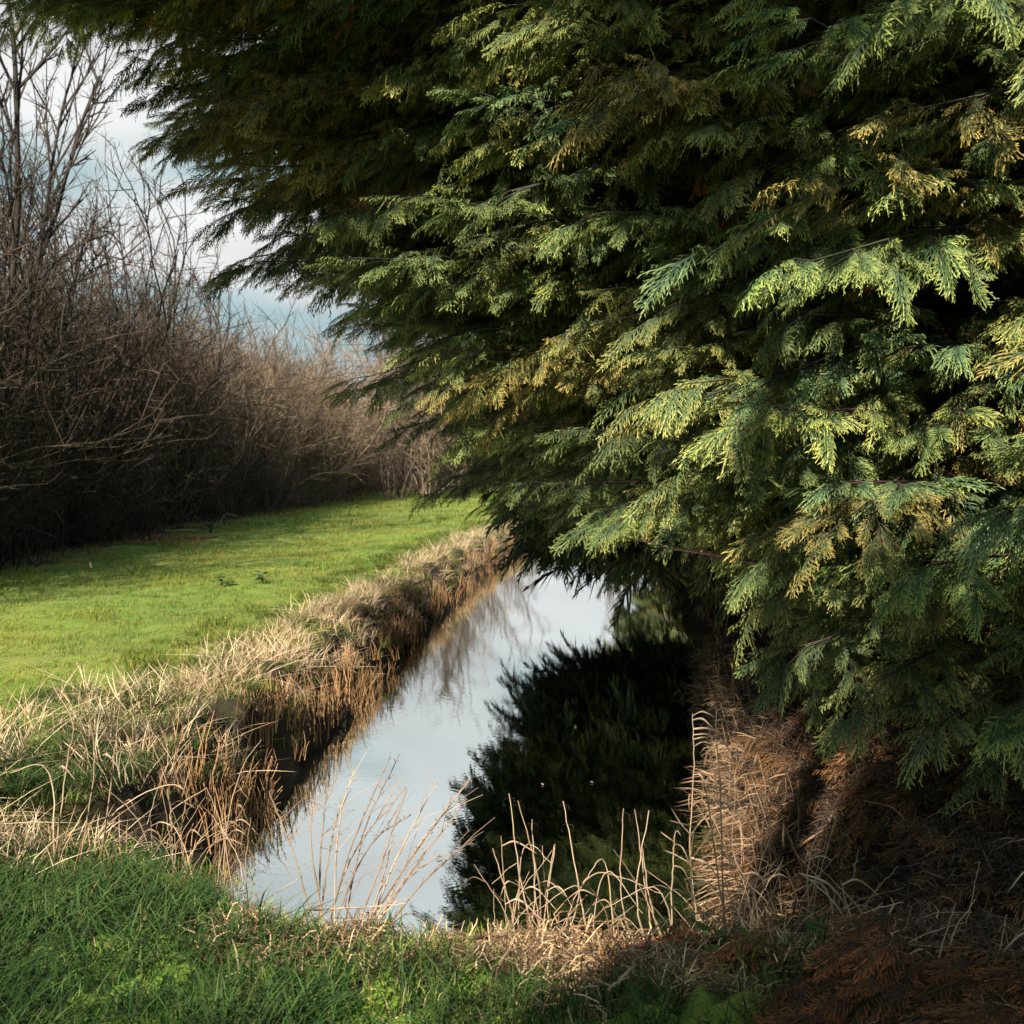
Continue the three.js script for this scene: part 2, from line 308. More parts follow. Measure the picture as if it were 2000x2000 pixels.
function plainCypress(name, label, pos, Hh, Rr, n, group) {   // cypresses farther along the row
  const tree = thing(name, label, 'tree', null, group), wood = new GB(), list = [];
  const prof = (y) => Rr * Math.min(1, 0.66 + 0.17 * y) * Math.pow(Math.max(0, 1 - y / Hh), 0.55);
  for (let k = 0; k < n; k++) {
    const y = 0.2 + Math.pow(rnd(), 1.7) * (Hh - 0.5), a = rnd() * Math.PI * 2, rad = Math.max(0.4, prof(y) * (rnd() < 0.5 ? rr(0.55, 0.9) : rr(0.88, 1.02)));
    bough(V(0, Math.max(0.3, y - rad * 0.1), 0), V(Math.cos(a) * rad, y, Math.sin(a) * rad), Math.min(rad * 0.7, 2.0), tintOf(rnd() < 0.1 ? 'bronze' : 'green'), list, wood, 0.7);
  }
  for (let k = 0; k < 230; k++) { const y = rr(0.5, 4.2), a = Math.PI + rr(-1.1, 0.35), rad = table([[0.5, 4.5], [0.7, 4.6], [1.2, 4.95], [2, 5.3], [3.4, 5.35], [4.2, 5.0]], y) * rr(0.9, 0.99); bough(V(0, Math.max(0.3, y - rad * 0.1), 0), V(Math.cos(a) * rad, y, Math.sin(a) * -rad), 2.0, tintOf('green'), list, wood, 0.7); }
  for (const f of list) { f.c = f.tint.clone().multiplyScalar(0.42); f.m.scale(V(1.9, 1.9, 1.9)); }  // all fronds darkened, shade put into their colour to deepen the reflection
  const tk = new GB(); tk.tube([V(0, -0.4, 0), V(0.05, Hh * 0.5, 0), V(0, Hh, 0)], (t) => mix(0.3, 0.03, t), () => [0.075, 0.05, 0.035], 10); tk.build('trunk', M.bark, tree);
  const w = wood.build('branches', M.bark, tree); w.userData.kind = 'stuff';
  foliage(tree, list, null, COARSE); tree.position.copy(pos); return tree;
}
seed(43);
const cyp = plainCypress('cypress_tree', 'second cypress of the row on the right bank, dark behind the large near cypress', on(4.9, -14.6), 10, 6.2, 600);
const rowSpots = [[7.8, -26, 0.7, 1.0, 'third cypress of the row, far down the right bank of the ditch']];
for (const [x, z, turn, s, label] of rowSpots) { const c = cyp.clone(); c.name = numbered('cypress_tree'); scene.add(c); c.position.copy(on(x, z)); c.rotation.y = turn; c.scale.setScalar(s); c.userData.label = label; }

// unseen trees added behind and beside the viewer to shade foreground and near cypress
seed(45);
for (const [x, z, sx, sy, turn, which] of [[-2.2, 5.2, 0.34, 0.93, 3.3, 'rearmost'], [-2.3, 3.6, 0.25, 0.87, 1.2, 'left'], [-1.2, 3.6, 0.27, 0.84, 4.6, 'right front']]) { const c = cyp.clone(); c.name = numbered('cypress_tree'); scene.add(c); c.position.copy(on(x, z)); c.rotation.y = turn; c.scale.set(sx, sy, sx); c.userData = { label: 'narrow cypress added unseen behind the viewer for its shade, the ' + which + ' one of three', category: 'tree' }; }
for (const [x, z, n, rx, label] of [[-4.95, -1.3, 230, 2.35, 'tall pine with a wide high crown, added unseen left of the viewer to shade the near cypress'], [-2.2, 1.5, 45, 0.85, 'slender tall pine with a small high crown, added unseen behind the viewer for its shade']]) {  // added crowns, sized and placed to throw shade on the overhang
  const tree = thing('added_pine', label, 'tree', on(x, z)), wood = new GB(), list = [];
  for (let k = 0; k < n; k++) { const a = rnd() * 6.283, y = rr(8.9, 12.5), rad = rx * Math.sqrt(Math.max(0.05, 1 - Math.pow((y - 10.6) / 2.0, 2))) * rr(0.5, 1); bough(V(0, y - 0.2, 0), V(Math.cos(a) * rad, y, Math.sin(a) * rad), Math.min(rad, 1.6), tintOf('green'), list, wood, 0.7); }
  for (const f of list) { f.c = f.tint.clone(); f.m.scale(V(2, 2, 2)); }
  const tk = new GB(); tk.tube([V(0, -0.4, 0), V(0.1, 5, 0), V(0, 11.5, 0)], (t) => mix(0.2, 0.04, t), () => [0.09, 0.06, 0.04], 10); tk.build('trunk', M.bark, tree);
  const w = wood.build('branches', M.bark, tree); w.userData.kind = 'stuff';
  foliage(tree, list, null, COARSE);
}

// ------------------------------------------------------------------ bare hedgerow
function twigs(g, o, dir, len, r, depth, col, opt) {       // recursive bare branching
  const n = Math.max(2, Math.round(len / 0.35)), pts = [o.clone()], d = dir.clone(); let p = o.clone();
  for (let k = 0; k < n; k++) {
    d.add(V(rr(-1, 1), rr(-1, 1), rr(-1, 1)).multiplyScalar(opt.wander)).addScaledVector(UP, opt.lift[depth] ?? 0).normalize();
    p = p.clone().addScaledVector(d, len / n); pts.push(p);
  }
  const r1 = depth === opt.levels ? r * 0.35 : r * 0.4;
  const cc = depth ? mixc(col, opt.tip, depth / opt.levels) : col;
  if (depth < 2) g.tube(pts, (t) => mix(r, r1, t), () => cc, depth ? 3 : 5);
  else { const s = V(rr(-1, 1), rr(-0.5, 0.5), rr(-1, 1)).cross(d).normalize(); g.strip(pts, (t) => 2.3 * mix(r, r1, t), s, () => cc); }
  if (depth >= opt.levels) return;
  const kids = opt.kids[depth];
  for (let k = 0; k < kids; k++) {
    const t = rr(opt.from[depth], 1), q = pts[Math.min(n - 1, Math.floor(t * n))].clone().lerp(pts[Math.min(n, Math.floor(t * n) + 1)], (t * n) % 1);
    const tv = pts[Math.min(n, Math.floor(t * n) + 1)].clone().sub(pts[Math.min(n - 1, Math.floor(t * n))]).normalize();
    const nd = tv.multiplyScalar(opt.fwd).add(V(rr(-1, 1), rr(-0.5, 0.9), rr(-1, 1)).normalize()).normalize();
    twigs(g, q, nd, len * opt.ratio[depth] * rr(0.6, 1.2) * (1 - 0.4 * t), r * 0.5, depth + 1, col, opt);
  }
}
const hedgeKinds = [];
function shrubProto(n, H, stems, col, tipc, spread, name, label, group, opt = {}) {
  seed(n);
  const t = new THREE.Group();
  const a = new GB(), b = new GB();
  const o = { levels: 3, wander: 0.24, lift: [0.07, 0.03, 0.01, 0], kids: [9, 5, 3], ratio: [0.36, 0.45, 0.5], from: [0.12, 0.1, 0.1], fwd: 0.9, tip: tipc, ...opt };
  for (let s = 0; s < stems; s++) {
    const az = rnd() * 6.283, lean = rr(0.05, spread), dir = V(Math.cos(az) * lean, 1, Math.sin(az) * lean).normalize(), base = V(Math.cos(az) * rr(0, 0.5), -0.15, Math.sin(az) * rr(0, 0.5));
    const r = rr(0.015, 0.034);
    twigs(s % 2 ? a : b, base, dir, H * rr(0.7, 1.05), r, 0, mixc(col, [col[0] * 1.3, col[1] * 1.3, col[2] * 1.3], rnd()), o);
  }
  a.build('stem', M.twig, t); b.build('stem', M.twig, t);
  t.userData = { label, category: 'shrub', group };
  t.name = name; hedgeKinds.push(t); return t;
}
const HG = 'leafless shrubs of the hedgerow along the left side of the lawn';
const HL = 'bare brown leafless shrub in the tangled hedgerow on the left side of the lawn';
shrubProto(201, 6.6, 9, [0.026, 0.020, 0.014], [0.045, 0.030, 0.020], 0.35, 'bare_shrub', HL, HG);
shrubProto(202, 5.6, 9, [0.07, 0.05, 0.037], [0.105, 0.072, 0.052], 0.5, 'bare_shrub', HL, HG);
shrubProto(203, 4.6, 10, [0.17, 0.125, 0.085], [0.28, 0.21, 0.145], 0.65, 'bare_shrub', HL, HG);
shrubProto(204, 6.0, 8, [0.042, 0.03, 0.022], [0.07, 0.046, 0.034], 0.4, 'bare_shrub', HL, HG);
function plant(k, x, z, turn, s, sy = s, label, group) {
  const c = hedgeKinds[k].clone(); c.name = numbered(hedgeKinds[k].name); scene.add(c); c.position.copy(on(x, z)); c.rotation.y = turn; c.scale.set(s, sy, s);
  if (label) { c.userData = { label, category: 'shrub' }; if (group) c.userData.group = group; }
  return c;
}
const hedgeX = (d) => table([[10, -7.9], [16.5, -7.9], [24, -7.8], [29.5, -8.1], [33.4, -7.4], [48.5, -6.9], [60, -6.0], [74, -4.5], [100, 3], [130, 15]], d);
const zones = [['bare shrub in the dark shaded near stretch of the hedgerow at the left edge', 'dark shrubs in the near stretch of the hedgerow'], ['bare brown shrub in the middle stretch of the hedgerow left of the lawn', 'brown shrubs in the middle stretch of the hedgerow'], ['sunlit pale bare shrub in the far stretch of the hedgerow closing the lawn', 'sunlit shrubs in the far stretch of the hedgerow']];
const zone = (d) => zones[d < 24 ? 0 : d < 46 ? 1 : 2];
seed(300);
const kindAt = (d) => d > 40 ? [2, 2, 1, 2][(rnd() * 4) | 0] : d > 27 ? (rnd() * 4) | 0 : [0, 3, 1, 0][(rnd() * 4) | 0];  // dark kinds near and pale kinds far: hedge shade and sun put into colour
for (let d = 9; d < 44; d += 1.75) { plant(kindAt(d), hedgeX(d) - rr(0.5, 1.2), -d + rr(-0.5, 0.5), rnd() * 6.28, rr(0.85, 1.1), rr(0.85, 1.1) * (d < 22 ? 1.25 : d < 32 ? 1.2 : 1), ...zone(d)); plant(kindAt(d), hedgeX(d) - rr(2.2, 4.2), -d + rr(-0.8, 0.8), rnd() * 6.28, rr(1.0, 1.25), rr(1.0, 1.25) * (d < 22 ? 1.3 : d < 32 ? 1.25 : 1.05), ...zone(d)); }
for (let k = 0; k < 8; k++) plant(k % 2 ? 0 : 3, -8.4 + k * 0.32, rr(3.2, 6.0), rnd() * 6.28, 1.05, rr(0.85, 1.15), 'bare shrub added unseen behind the viewer to shade the foreground', 'added shade shrubs behind the viewer');  // added out of view so the near grass falls in shade
for (let k = 0; k < 6; k++) plant(k % 2 ? 0 : 3, -7.6 + k * 0.3, rr(3.6, 5.2), rnd() * 6.28, 1.05, rr(0.85, 1.05), 'bare shrub added unseen behind the viewer to shade the foreground', 'added shade shrubs behind the viewer');
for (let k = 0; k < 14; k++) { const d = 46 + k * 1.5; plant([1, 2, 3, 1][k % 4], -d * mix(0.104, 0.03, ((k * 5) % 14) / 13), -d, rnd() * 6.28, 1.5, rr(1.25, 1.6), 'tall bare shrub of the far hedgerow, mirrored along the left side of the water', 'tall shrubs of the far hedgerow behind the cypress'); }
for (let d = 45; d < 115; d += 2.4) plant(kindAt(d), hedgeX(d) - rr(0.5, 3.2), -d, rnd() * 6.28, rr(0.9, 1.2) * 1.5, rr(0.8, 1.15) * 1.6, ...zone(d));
{ // tall bare trees beyond the far end of the ditch
  seed(330);
  const spots = [[-6.4, 62], [-4.2, 70], [-5, 78], [8, 80]];
  const g0 = new GB(), g1 = new GB(), H = 13, opt = { levels: 3, wander: 0.13, lift: [0.02, 0.05, 0.02, 0], kids: [22, 8, 4], ratio: [0.3, 0.42, 0.5], from: [0.15, 0.1, 0.1], fwd: 1.0, tip: [0.13, 0.095, 0.07] };
  g0.tube([V(0, -0.4, 0), V(0.05, 1.5, 0), V(0.1, 3, 0)], (q) => mix(0.16, 0.12, q), () => [0.08, 0.06, 0.045], 8);
  twigs(g1, V(0.1, 2.9, 0), V(0.03, 1, 0.02).normalize(), H - 3, 0.11, 0, [0.08, 0.06, 0.045], opt);
  twigs(g1, V(0.08, 2.2, 0), V(0.4, 1, -0.1).normalize(), H * 0.6, 0.07, 0, [0.08, 0.06, 0.045], opt);
  twigs(g1, V(0.08, 1.8, 0), V(-0.35, 1, 0.2).normalize(), H * 0.55, 0.07, 0, [0.08, 0.06, 0.045], opt);
  const a = g0.geo(), b = g1.geo();
  spots.forEach(([x, d], k) => { const t = thing('bare_tree', 'tall bare tree far beyond the end of the ditch, seen mostly in the water mirror', 'tree', on(x, -d), 'tall bare trees beyond the end of the ditch'); mesh('trunk', a, M.twig, t); mesh('branches', b, M.twig, t); t.rotation.y = k * 2.1; t.scale.setScalar(0.85 + 0.3 * ((k * 0.37) % 1)); });
}
{ // taller bare trees at the far left
  seed(410);
  for (const [x, z, H, label] of [[-8.9, -18.5, 11, 'tall dark bare tree rising past the top left corner above the hedgerow'], [-9.6, -21, 9.5, 'slim bare tree just right of the tall one at the top left, against the sky']]) {
    const t = thing('bare_tree', label, 'tree', on(x, z)), a = new GB();
    const opt = { levels: 3, wander: 0.10, lift: [0.03, 0.05, 0.03, 0], kids: [16, 7, 4], ratio: [0.33, 0.42, 0.5], from: [0.15, 0.1, 0.1], fwd: 1.2, tip: [0.05, 0.038, 0.03] };
    const k = new GB(); k.tube([V(0, -0.3, 0), V(0.1, 1, 0), V(0.12, 2.2, 0.05)], (q) => mix(0.10, 0.085, q), () => [0.024, 0.019, 0.015], 8); k.build('trunk', M.twig, t);
    twigs(a, V(0.12, 2.1, 0.05), V(0.07, 1, 0.02).normalize(), H - 2.2, 0.07, 0, [0.024, 0.019, 0.015], opt);
    twigs(a, V(0.1, 1.2, 0.05), V(0.35, 1, 0.1).normalize(), H * 0.75, 0.045, 0, [0.024, 0.019, 0.015], opt);
    a.build('branches', M.twig, t);
  }
}
{ // dense low brush between and under the shrubs
  seed(500); const g = new GB();
  const opt = { levels: 2, wander: 0.3, lift: [0.0, 0.02, 0], kids: [6, 4], ratio: [0.5, 0.5], from: [0.1, 0.1], fwd: 0.6, tip: [0.085, 0.062, 0.043] };
  for (let k = 0; k < 26; k++) { const a = rnd() * 6.28; twigs(g, V(rr(-0.7, 0.7), rr(-0.1, 0.2), rr(-0.7, 0.7)), V(Math.cos(a) * rr(0.1, 0.9), 1, Math.sin(a) * rr(0.1, 0.9)).normalize(), rr(0.8, 1.9), 0.009, 0, [0.05, 0.038, 0.026], opt); }
  const geo = g.geo(), L = [];
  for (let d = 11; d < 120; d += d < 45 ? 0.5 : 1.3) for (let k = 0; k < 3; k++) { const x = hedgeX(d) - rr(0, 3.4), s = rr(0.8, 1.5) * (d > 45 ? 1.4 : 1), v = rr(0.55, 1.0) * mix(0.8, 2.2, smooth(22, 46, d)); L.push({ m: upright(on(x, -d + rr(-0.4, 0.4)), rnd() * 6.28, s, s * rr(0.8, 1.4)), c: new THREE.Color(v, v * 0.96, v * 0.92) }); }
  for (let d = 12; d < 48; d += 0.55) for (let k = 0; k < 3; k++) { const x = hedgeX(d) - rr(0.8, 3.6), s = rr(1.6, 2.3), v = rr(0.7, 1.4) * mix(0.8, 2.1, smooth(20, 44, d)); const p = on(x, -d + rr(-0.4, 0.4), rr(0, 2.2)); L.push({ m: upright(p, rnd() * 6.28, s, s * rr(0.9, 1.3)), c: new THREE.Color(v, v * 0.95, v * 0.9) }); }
  tag(instances('brushwood', geo, M.twig, L, scene), 'low dense tangle of dead brushwood along the foot of the hedgerow', 'brushwood', null, 'stuff');
}

// ------------------------------------------------------------------ grass
function patchGeo(n, count, size, h0, h1, w, segs, cols, bend) {
  seed(n); const g = new GB();
  for (let k = 0; k < count; k++) {
    const o = V(rr(-size, size), -0.015, rr(-size, size)), h = rr(h0, h1), a = rnd() * 6.283, b = rr(bend[0], bend[1]) * h, P = [];
    const ax = Math.cos(a), az = Math.sin(a), c0 = cols[(rnd() * cols.length) | 0], v = rr(0.75, 1.2);
    for (let s = 0; s <= segs; s++) { const t = s / segs; P.push(V(o.x + ax * b * t * t, o.y + h * (t - 0.35 * (b / h) * t * t * 0.8), o.z + az * b * t * t)); }
    const tw = a + Math.PI / 2 + rr(-0.7, 0.7);
    g.strip(P, (t) => t > 0.99 ? 0 : w * (1 - 0.55 * t), V(Math.cos(tw), 0, Math.sin(tw)), (t) => [c0[0] * v * mix(0.55, 1.1, t), c0[1] * v * mix(0.55, 1.1, t), c0[2] * v * mix(0.55, 1.1, t)]);
  }
  return g.geo();
}
const greens = [[0.042, 0.118, 0.022], [0.062, 0.135, 0.026], [0.032, 0.095, 0.024], [0.09, 0.14, 0.035], [0.05, 0.10, 0.03], [0.2, 0.16, 0.08]];
const lawnC = [[0.22, 0.38, 0.04], [0.29, 0.41, 0.05], [0.17, 0.34, 0.04], [0.32, 0.38, 0.08], [0.42, 0.36, 0.16]];
const strawC = [[0.46, 0.33, 0.19], [0.56, 0.43, 0.27], [0.38, 0.25, 0.13], [0.50, 0.40, 0.28], [0.30, 0.19, 0.10]];
{
  const geo = patchGeo(600, 150, 0.22, 0.035, 0.085, 0.005, 2, lawnC, [0.3, 1.1]), L = [];
  seed(601);
  for (let d = 2.2; d < 85;) {
    const st = d < 14 ? 0.27 : d < 28 ? 0.42 : 0.85, sc = st / 0.27;
    for (let x = hedgeX(Math.max(d, 10)) - 0.2; x < (d < 5.5 ? 3.2 : leftEdge(d) - 0.3); x += st) {
      if (x < -0.56 * d - 2.6) continue;
      const px = x + rr(-0.5, 0.5) * st, pz = -d + rr(-0.5, 0.5) * st, u = Math.min(...field(px, pz));
      if (u > -0.45 || litter(px, pz) > 0.4) continue;
      const n = smooth(-0.6, 0.6, noise(px * 0.3 + 9, pz * 0.3) + 0.5 * noise(px * 1.1, pz * 1.1)), v = rr(0.8, 1.15);
      L.push({ m: upright(on(px, pz), rnd() * 6.28, sc, Math.pow(sc, 0.6) * rr(0.6, 1.2) * (0.7 + 1.0 * smooth(0.1, 0.7, noise(px * 0.9 - 7, pz * 0.9)))), c: new THREE.Color(mix(0.8, 1.25, n) * v, mix(0.9, 1.02, n) * v, v) });
    }
    d += st;
  }
  console.log('lawn patches', L.length);
  tag(instances('lawn_grass', geo, M.grass, L, scene), 'short bright green lawn grass between the hedgerow and the ditch', 'grass', null, 'stuff');
}
{ // long grass in front of the ditch and on its left rim
  const geo = patchGeo(610, 78, 0.14, 0.06, 0.20, 0.0072, 4, greens, [0.4, 1.6]), L = [];
  seed(611);
  for (let d = 2.0; d < 30; d += d < 6 ? 0.12 : 0.19) for (let x = -5.6; x < 2.4; x += d < 6 ? 0.13 : 0.19) {
    if (Math.abs(x) > d * 0.56 + (x < 0 ? 2 : 0.5)) continue;
    const px = x + rr(-0.08, 0.08), pz = -d + rr(-0.08, 0.08), [a, b, c] = field(px, pz), u = Math.min(a, b, c);
    if (u > (a === u ? -0.07 : -0.12) || litter(px, pz) > 0.35 + rr(-0.2, 0.2)) continue;
    const rim = a === u ? smooth(-1.9, -0.9, a) * mix(0.95, 0.9, smooth(6, 10, d)) * (0.5 + 0.5 * smooth(0.2, -0.3, noise(px * 1.5 + 40, pz))) : 0, rimYellow = a === u ? smooth(6, 10, d) : 0;
    const edge = px < -0.9 ? -0.45 : px < -0.45 ? -0.75 : -1.25;        // how far down the near bank the long grass comes
    const front = smooth(edge + 0.25, edge - 0.15, c) * smooth(6.3, 5.5, d);
    const mulch = smooth(1, 0.6, Math.hypot((px - 0.5) / 0.85, (pz + 3.72) / 0.45));
    let pr = Math.max(front * 0.9, rim) * (1 - mulch * 0.93);
    if (px < -1.4) pr = Math.max(pr, 0.85 * smooth(7.5, 5.5, d));
    if (px > 0.9) pr *= 0.5;
    if (rnd() > pr) continue;
    const clump = smooth(-0.3, 0.6, noise(px * 1.8, pz * 1.8)), v = rr(0.75, 1.15), s = (rr(0.6, 0.95) + 0.45 * clump) * (px > -0.5 ? 0.72 : c > -1.1 && a > -0.6 ? 0.6 : 0.92);
    L.push({ m: upright(on(px, pz), rnd() * 6.28, s * 0.95, s), c: new THREE.Color(v * mix(0.85, 1.1, clump) * (1 + 1.3 * rimYellow), v * (1 + 0.7 * rimYellow), v) });  // rim grass turns brighter yellow-green farther along the ditch
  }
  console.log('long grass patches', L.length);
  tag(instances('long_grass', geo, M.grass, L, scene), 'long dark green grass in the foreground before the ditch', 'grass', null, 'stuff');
}
{ // straw-coloured dead grass along the left rim
  const strawP = [[0.60, 0.46, 0.29], [0.66, 0.53, 0.36], [0.48, 0.35, 0.20], [0.60, 0.50, 0.36], [0.36, 0.25, 0.14]];
  const geoA = patchGeo(620, 30, 0.16, 0.14, 0.50, 0.0075, 4, strawP, [0.15, 1.6]);
  const L = []; seed(621);
  for (let d = 4.2; d < 62; d += d < 14 ? 0.11 : d < 28 ? 0.2 : 0.5) for (let k = 0; k < (d < 8 ? 11 : 8); k++) {
    const off = 0.12 + Math.pow(rnd(), 0.9) * mix(1.6, 0.75, smooth(5, 11, d)), x = leftEdge(d) - off, z = -d + rr(-0.1, 0.1), a = field(x, z)[0];
    if (x < -0.56 * d - 1.5) continue;
    const keep = smooth(mix(2.1, 1.4, smooth(5, 10, d)), 0.75, off) * (0.4 + 0.6 * smooth(-0.3, 0.35, noise(x * 1.5 + 40, z * 1.2))) * 0.8;
    if (rnd() > keep) continue;
    const v = rr(0.9, 1.25), s = rr(0.5, 0.95) * (d > 28 ? 1.25 : 1);
    L.push({ m: upright(on(x, z, -0.02), rnd() * 6.28, s, s * rr(0.7, 1.15) * mix(0.9, 0.62, smooth(6, 9, d)), rr(-0.35, 0.35), rr(-0.7, 0.25)), c: new THREE.Color(v, v * rr(0.92, 1), v * rr(0.85, 1)) });
  }
  console.log('straw', L.length);
  tag(instances('dry_grass', geoA, M.straw, L, scene), 'straw coloured dead grass lining the left rim of the ditch', 'dry grass', null, 'stuff');
  // stubble of broken reeds at the waterline
  seed(630); const g = new GB();
  for (let k = 0; k < 16; k++) { const x = rr(-0.12, 0.12), z = rr(-0.15, 0.15), h = rr(0.10, 0.34), c = strawC[(rnd() * 5) | 0], q = [c[0] * 0.75, c[1] * 0.62, c[2] * 0.5]; g.tube([V(x, -0.08, z), V(x + rr(-0.02, 0.02), h * 0.5, z + rr(-0.02, 0.02)), V(x + rr(-0.05, 0.05), h, z + rr(-0.05, 0.05))], (t) => mix(0.0042, 0.002, t), () => q, 3); }
  const gg = g.geo(), S = [];
  for (let d = 5.6; d < 45; d += d < 14 ? 0.12 : 0.3) for (let k = 0; k < 2; k++) { const x = leftEdge(d) + rr(-0.2, 0.06), v = rr(0.6, 1.2); if (rnd() > 0.42 + 0.45 * smooth(-0.2, 0.4, noise(d * 0.9, k))) continue; S.push({ m: upright(V(x, Math.max(WATER, height(x, -d)), -d + rr(-0.1, 0.1)), rnd() * 6.28, rr(0.8, 1.3), rr(0.45, 1.0), rr(-0.2, 0.2), rr(-0.25, 0.25)), c: new THREE.Color(v, v * 0.93, v * 0.85) }); }
  tag(instances('reed_stubble', gg, M.straw, S, scene), 'short brown reed stubble standing at the left waterline', 'reeds', null, 'stuff');
}

// ------------------------------------------------------------------ dead stems, reeds and small things
const foot = (px, d, dy = -0.03) => { const x = (px - 1000) / FPX * d; return on(x, -d, dy); };
const dry = () => { const v = rr(0.8, 1.15), c = [[0.42, 0.31, 0.20], [0.50, 0.38, 0.26], [0.36, 0.26, 0.17]][(rnd() * 3) | 0]; return [c[0] * v, c[1] * v, c[2] * v]; };
const spline = (P, n = 10) => new THREE.CatmullRomCurve3(P).getPoints(n);
function stemOf(parent, P, r, col, name = 'stem') {       // jointed dry stem: slightly crooked, knots at the joints, broken tip
  const g = new GB(), Q = spline(P, 18), len = P[0].distanceTo(P[P.length - 1]);
  for (let k = 1; k < Q.length - 1; k++) Q[k].add(V(rr(-1, 1), rr(-1, 1), rr(-1, 1)).multiplyScalar(Math.min(0.0028, len * 0.006)));
  g.tube(Q, (t) => mix(r, r * 0.4, t) * (Math.round(t * 18) % 4 === 2 ? 1.35 : 1), (t) => { const v = Math.round(t * 18) % 4 === 2 ? 0.7 : 1; return [col[0] * v, col[1] * v, col[2] * v]; }, 5);
  return g.build(name, M.stalk, parent);
}
function leafOf(parent, P, w, col, name = 'leaf') {        // a folded strap leaf
  const g = new GB(), Q = spline(P, 8), d = P[P.length - 1].clone().sub(P[0]).normalize(), s = V(rr(-0.5, 0.5), 0.9, rr(-0.4, 0.4)).cross(d).normalize();
  g.strip(Q, (t) => t > 0.99 ? 0 : w * Math.sin(Math.PI * (0.18 + 0.8 * t)), s, () => col);
  g.strip(Q.map((q) => q.clone().add(V(0, -w * 0.25, 0))), (t) => t > 0.99 ? 0 : w * 0.7 * Math.sin(Math.PI * (0.18 + 0.8 * t)), s.clone().applyAxisAngle(d, 0.8), () => col);
  return g.build(name, M.straw, parent);
}
function curl(parent, q, col) {                            // withered leaf pair at a node
  const g = new GB();
  for (const s of [-1, 1]) { const P = []; for (let k = 0; k <= 5; k++) { const a = k / 5 * 2.4; P.push(V(q.x + s * 0.024 * Math.sin(a), q.y + 0.012 * (1 - Math.cos(a)) * (k < 3 ? 1 : -0.6) - 0.004 * k, q.z + 0.01 * k / 5)); } g.strip(P, (t) => 0.009 * (1 - 0.6 * t), V(0, 0.5, 0.85), () => col); }
  return g.build('withered_leaf', M.straw, parent);
}
seed(700);
{ // standing dead stalks on the near bank; each one a plant of its own: [base px, base depth, tip px, tip py, bow, nodes, label]
  const list = [
    [1064, 4.37, 994, 1558, -0.02, 4, 'pale dead stalk leaning left, the tallest of the clump against the dark reflection'],
    [1048, 4.35, 1012, 1572, 0.05, 3, 'pale dead stalk with a bent top beside the tallest of its clump'],
    [1030, 4.41, 1040, 1610, 0.02, 4, 'dead stalk with withered leaves in the middle of the clump on the near bank'],
    [1165, 4.37, 1101, 1573, 0.0, 7, 'single straight dead stalk with pairs of curled leaves at its joints'],
    [1262, 4.30, 1221, 1588, -0.05, 2, 'curved dead stalk left of the three that stand together at the water'],
    [1290, 4.30, 1243, 1590, 0.0, 5, 'dead stalk with seed tufts between two smooth ones at the water'],
    [1282, 4.25, 1271, 1592, -0.06, 0, 'smooth dead stalk with a hooked top by the dark water'],
    [1325, 4.25, 1258, 1660, -0.03, 0, 'slanting dead stalk just right of the hooked one'],
    [1000, 4.45, 962, 1668, 0.04, 2, 'short drooping dead stalk at the left of the clump on the near bank'],
  ];
  for (const [bx, d, tx, ty, bow, nodes, label] of list) {
    const b = foot(bx, d), e = at(tx, ty, d - 0.05), c = dry(), t = thing('dead_stalk', label, 'stalk', b);
    const m = b.clone().lerp(e, 0.5).add(V(bow, 0, 0.03)), loc = [b, m, e].map((p) => p.clone().sub(b));
    stemOf(t, loc, 0.0044, c);
    const cur = new THREE.CatmullRomCurve3(loc);
    for (let k = 0; k < nodes; k++) curl(t, cur.getPoint(0.35 + 0.63 * k / Math.max(1, nodes - 1)), mixc(c, [0.2, 0.12, 0.07], 0.35));
  }
  // arching stems that bend back to the ground
  const arcs = [[1075, 4.35, 1160, 1722, 1300, 1760], [985, 4.40, 1012, 1700, 960, 1740], [1050, 4.37, 1085, 1660, 1066, 1770], [1150, 4.25, 1190, 1715, 1260, 1800], [1330, 4.15, 1290, 1750, 1180, 1790], [1090, 4.30, 1130, 1745, 1040, 1800], [1210, 4.25, 1180, 1690, 1140, 1740], [1010, 4.45, 1030, 1660, 1080, 1700]];
  for (const [bx, d, mx, my, ex, ey] of arcs) { const b = foot(bx, d), t = thing('dead_stalk', 'thin dead stem arching over at the dark edge of the near bank', 'stalk', b, 'arching dead stems on the near bank'); stemOf(t, [b, at(mx, my, d), at(ex, ey, d - 0.1)].map((p) => p.clone().sub(b)), 0.0031, dry()); }
}
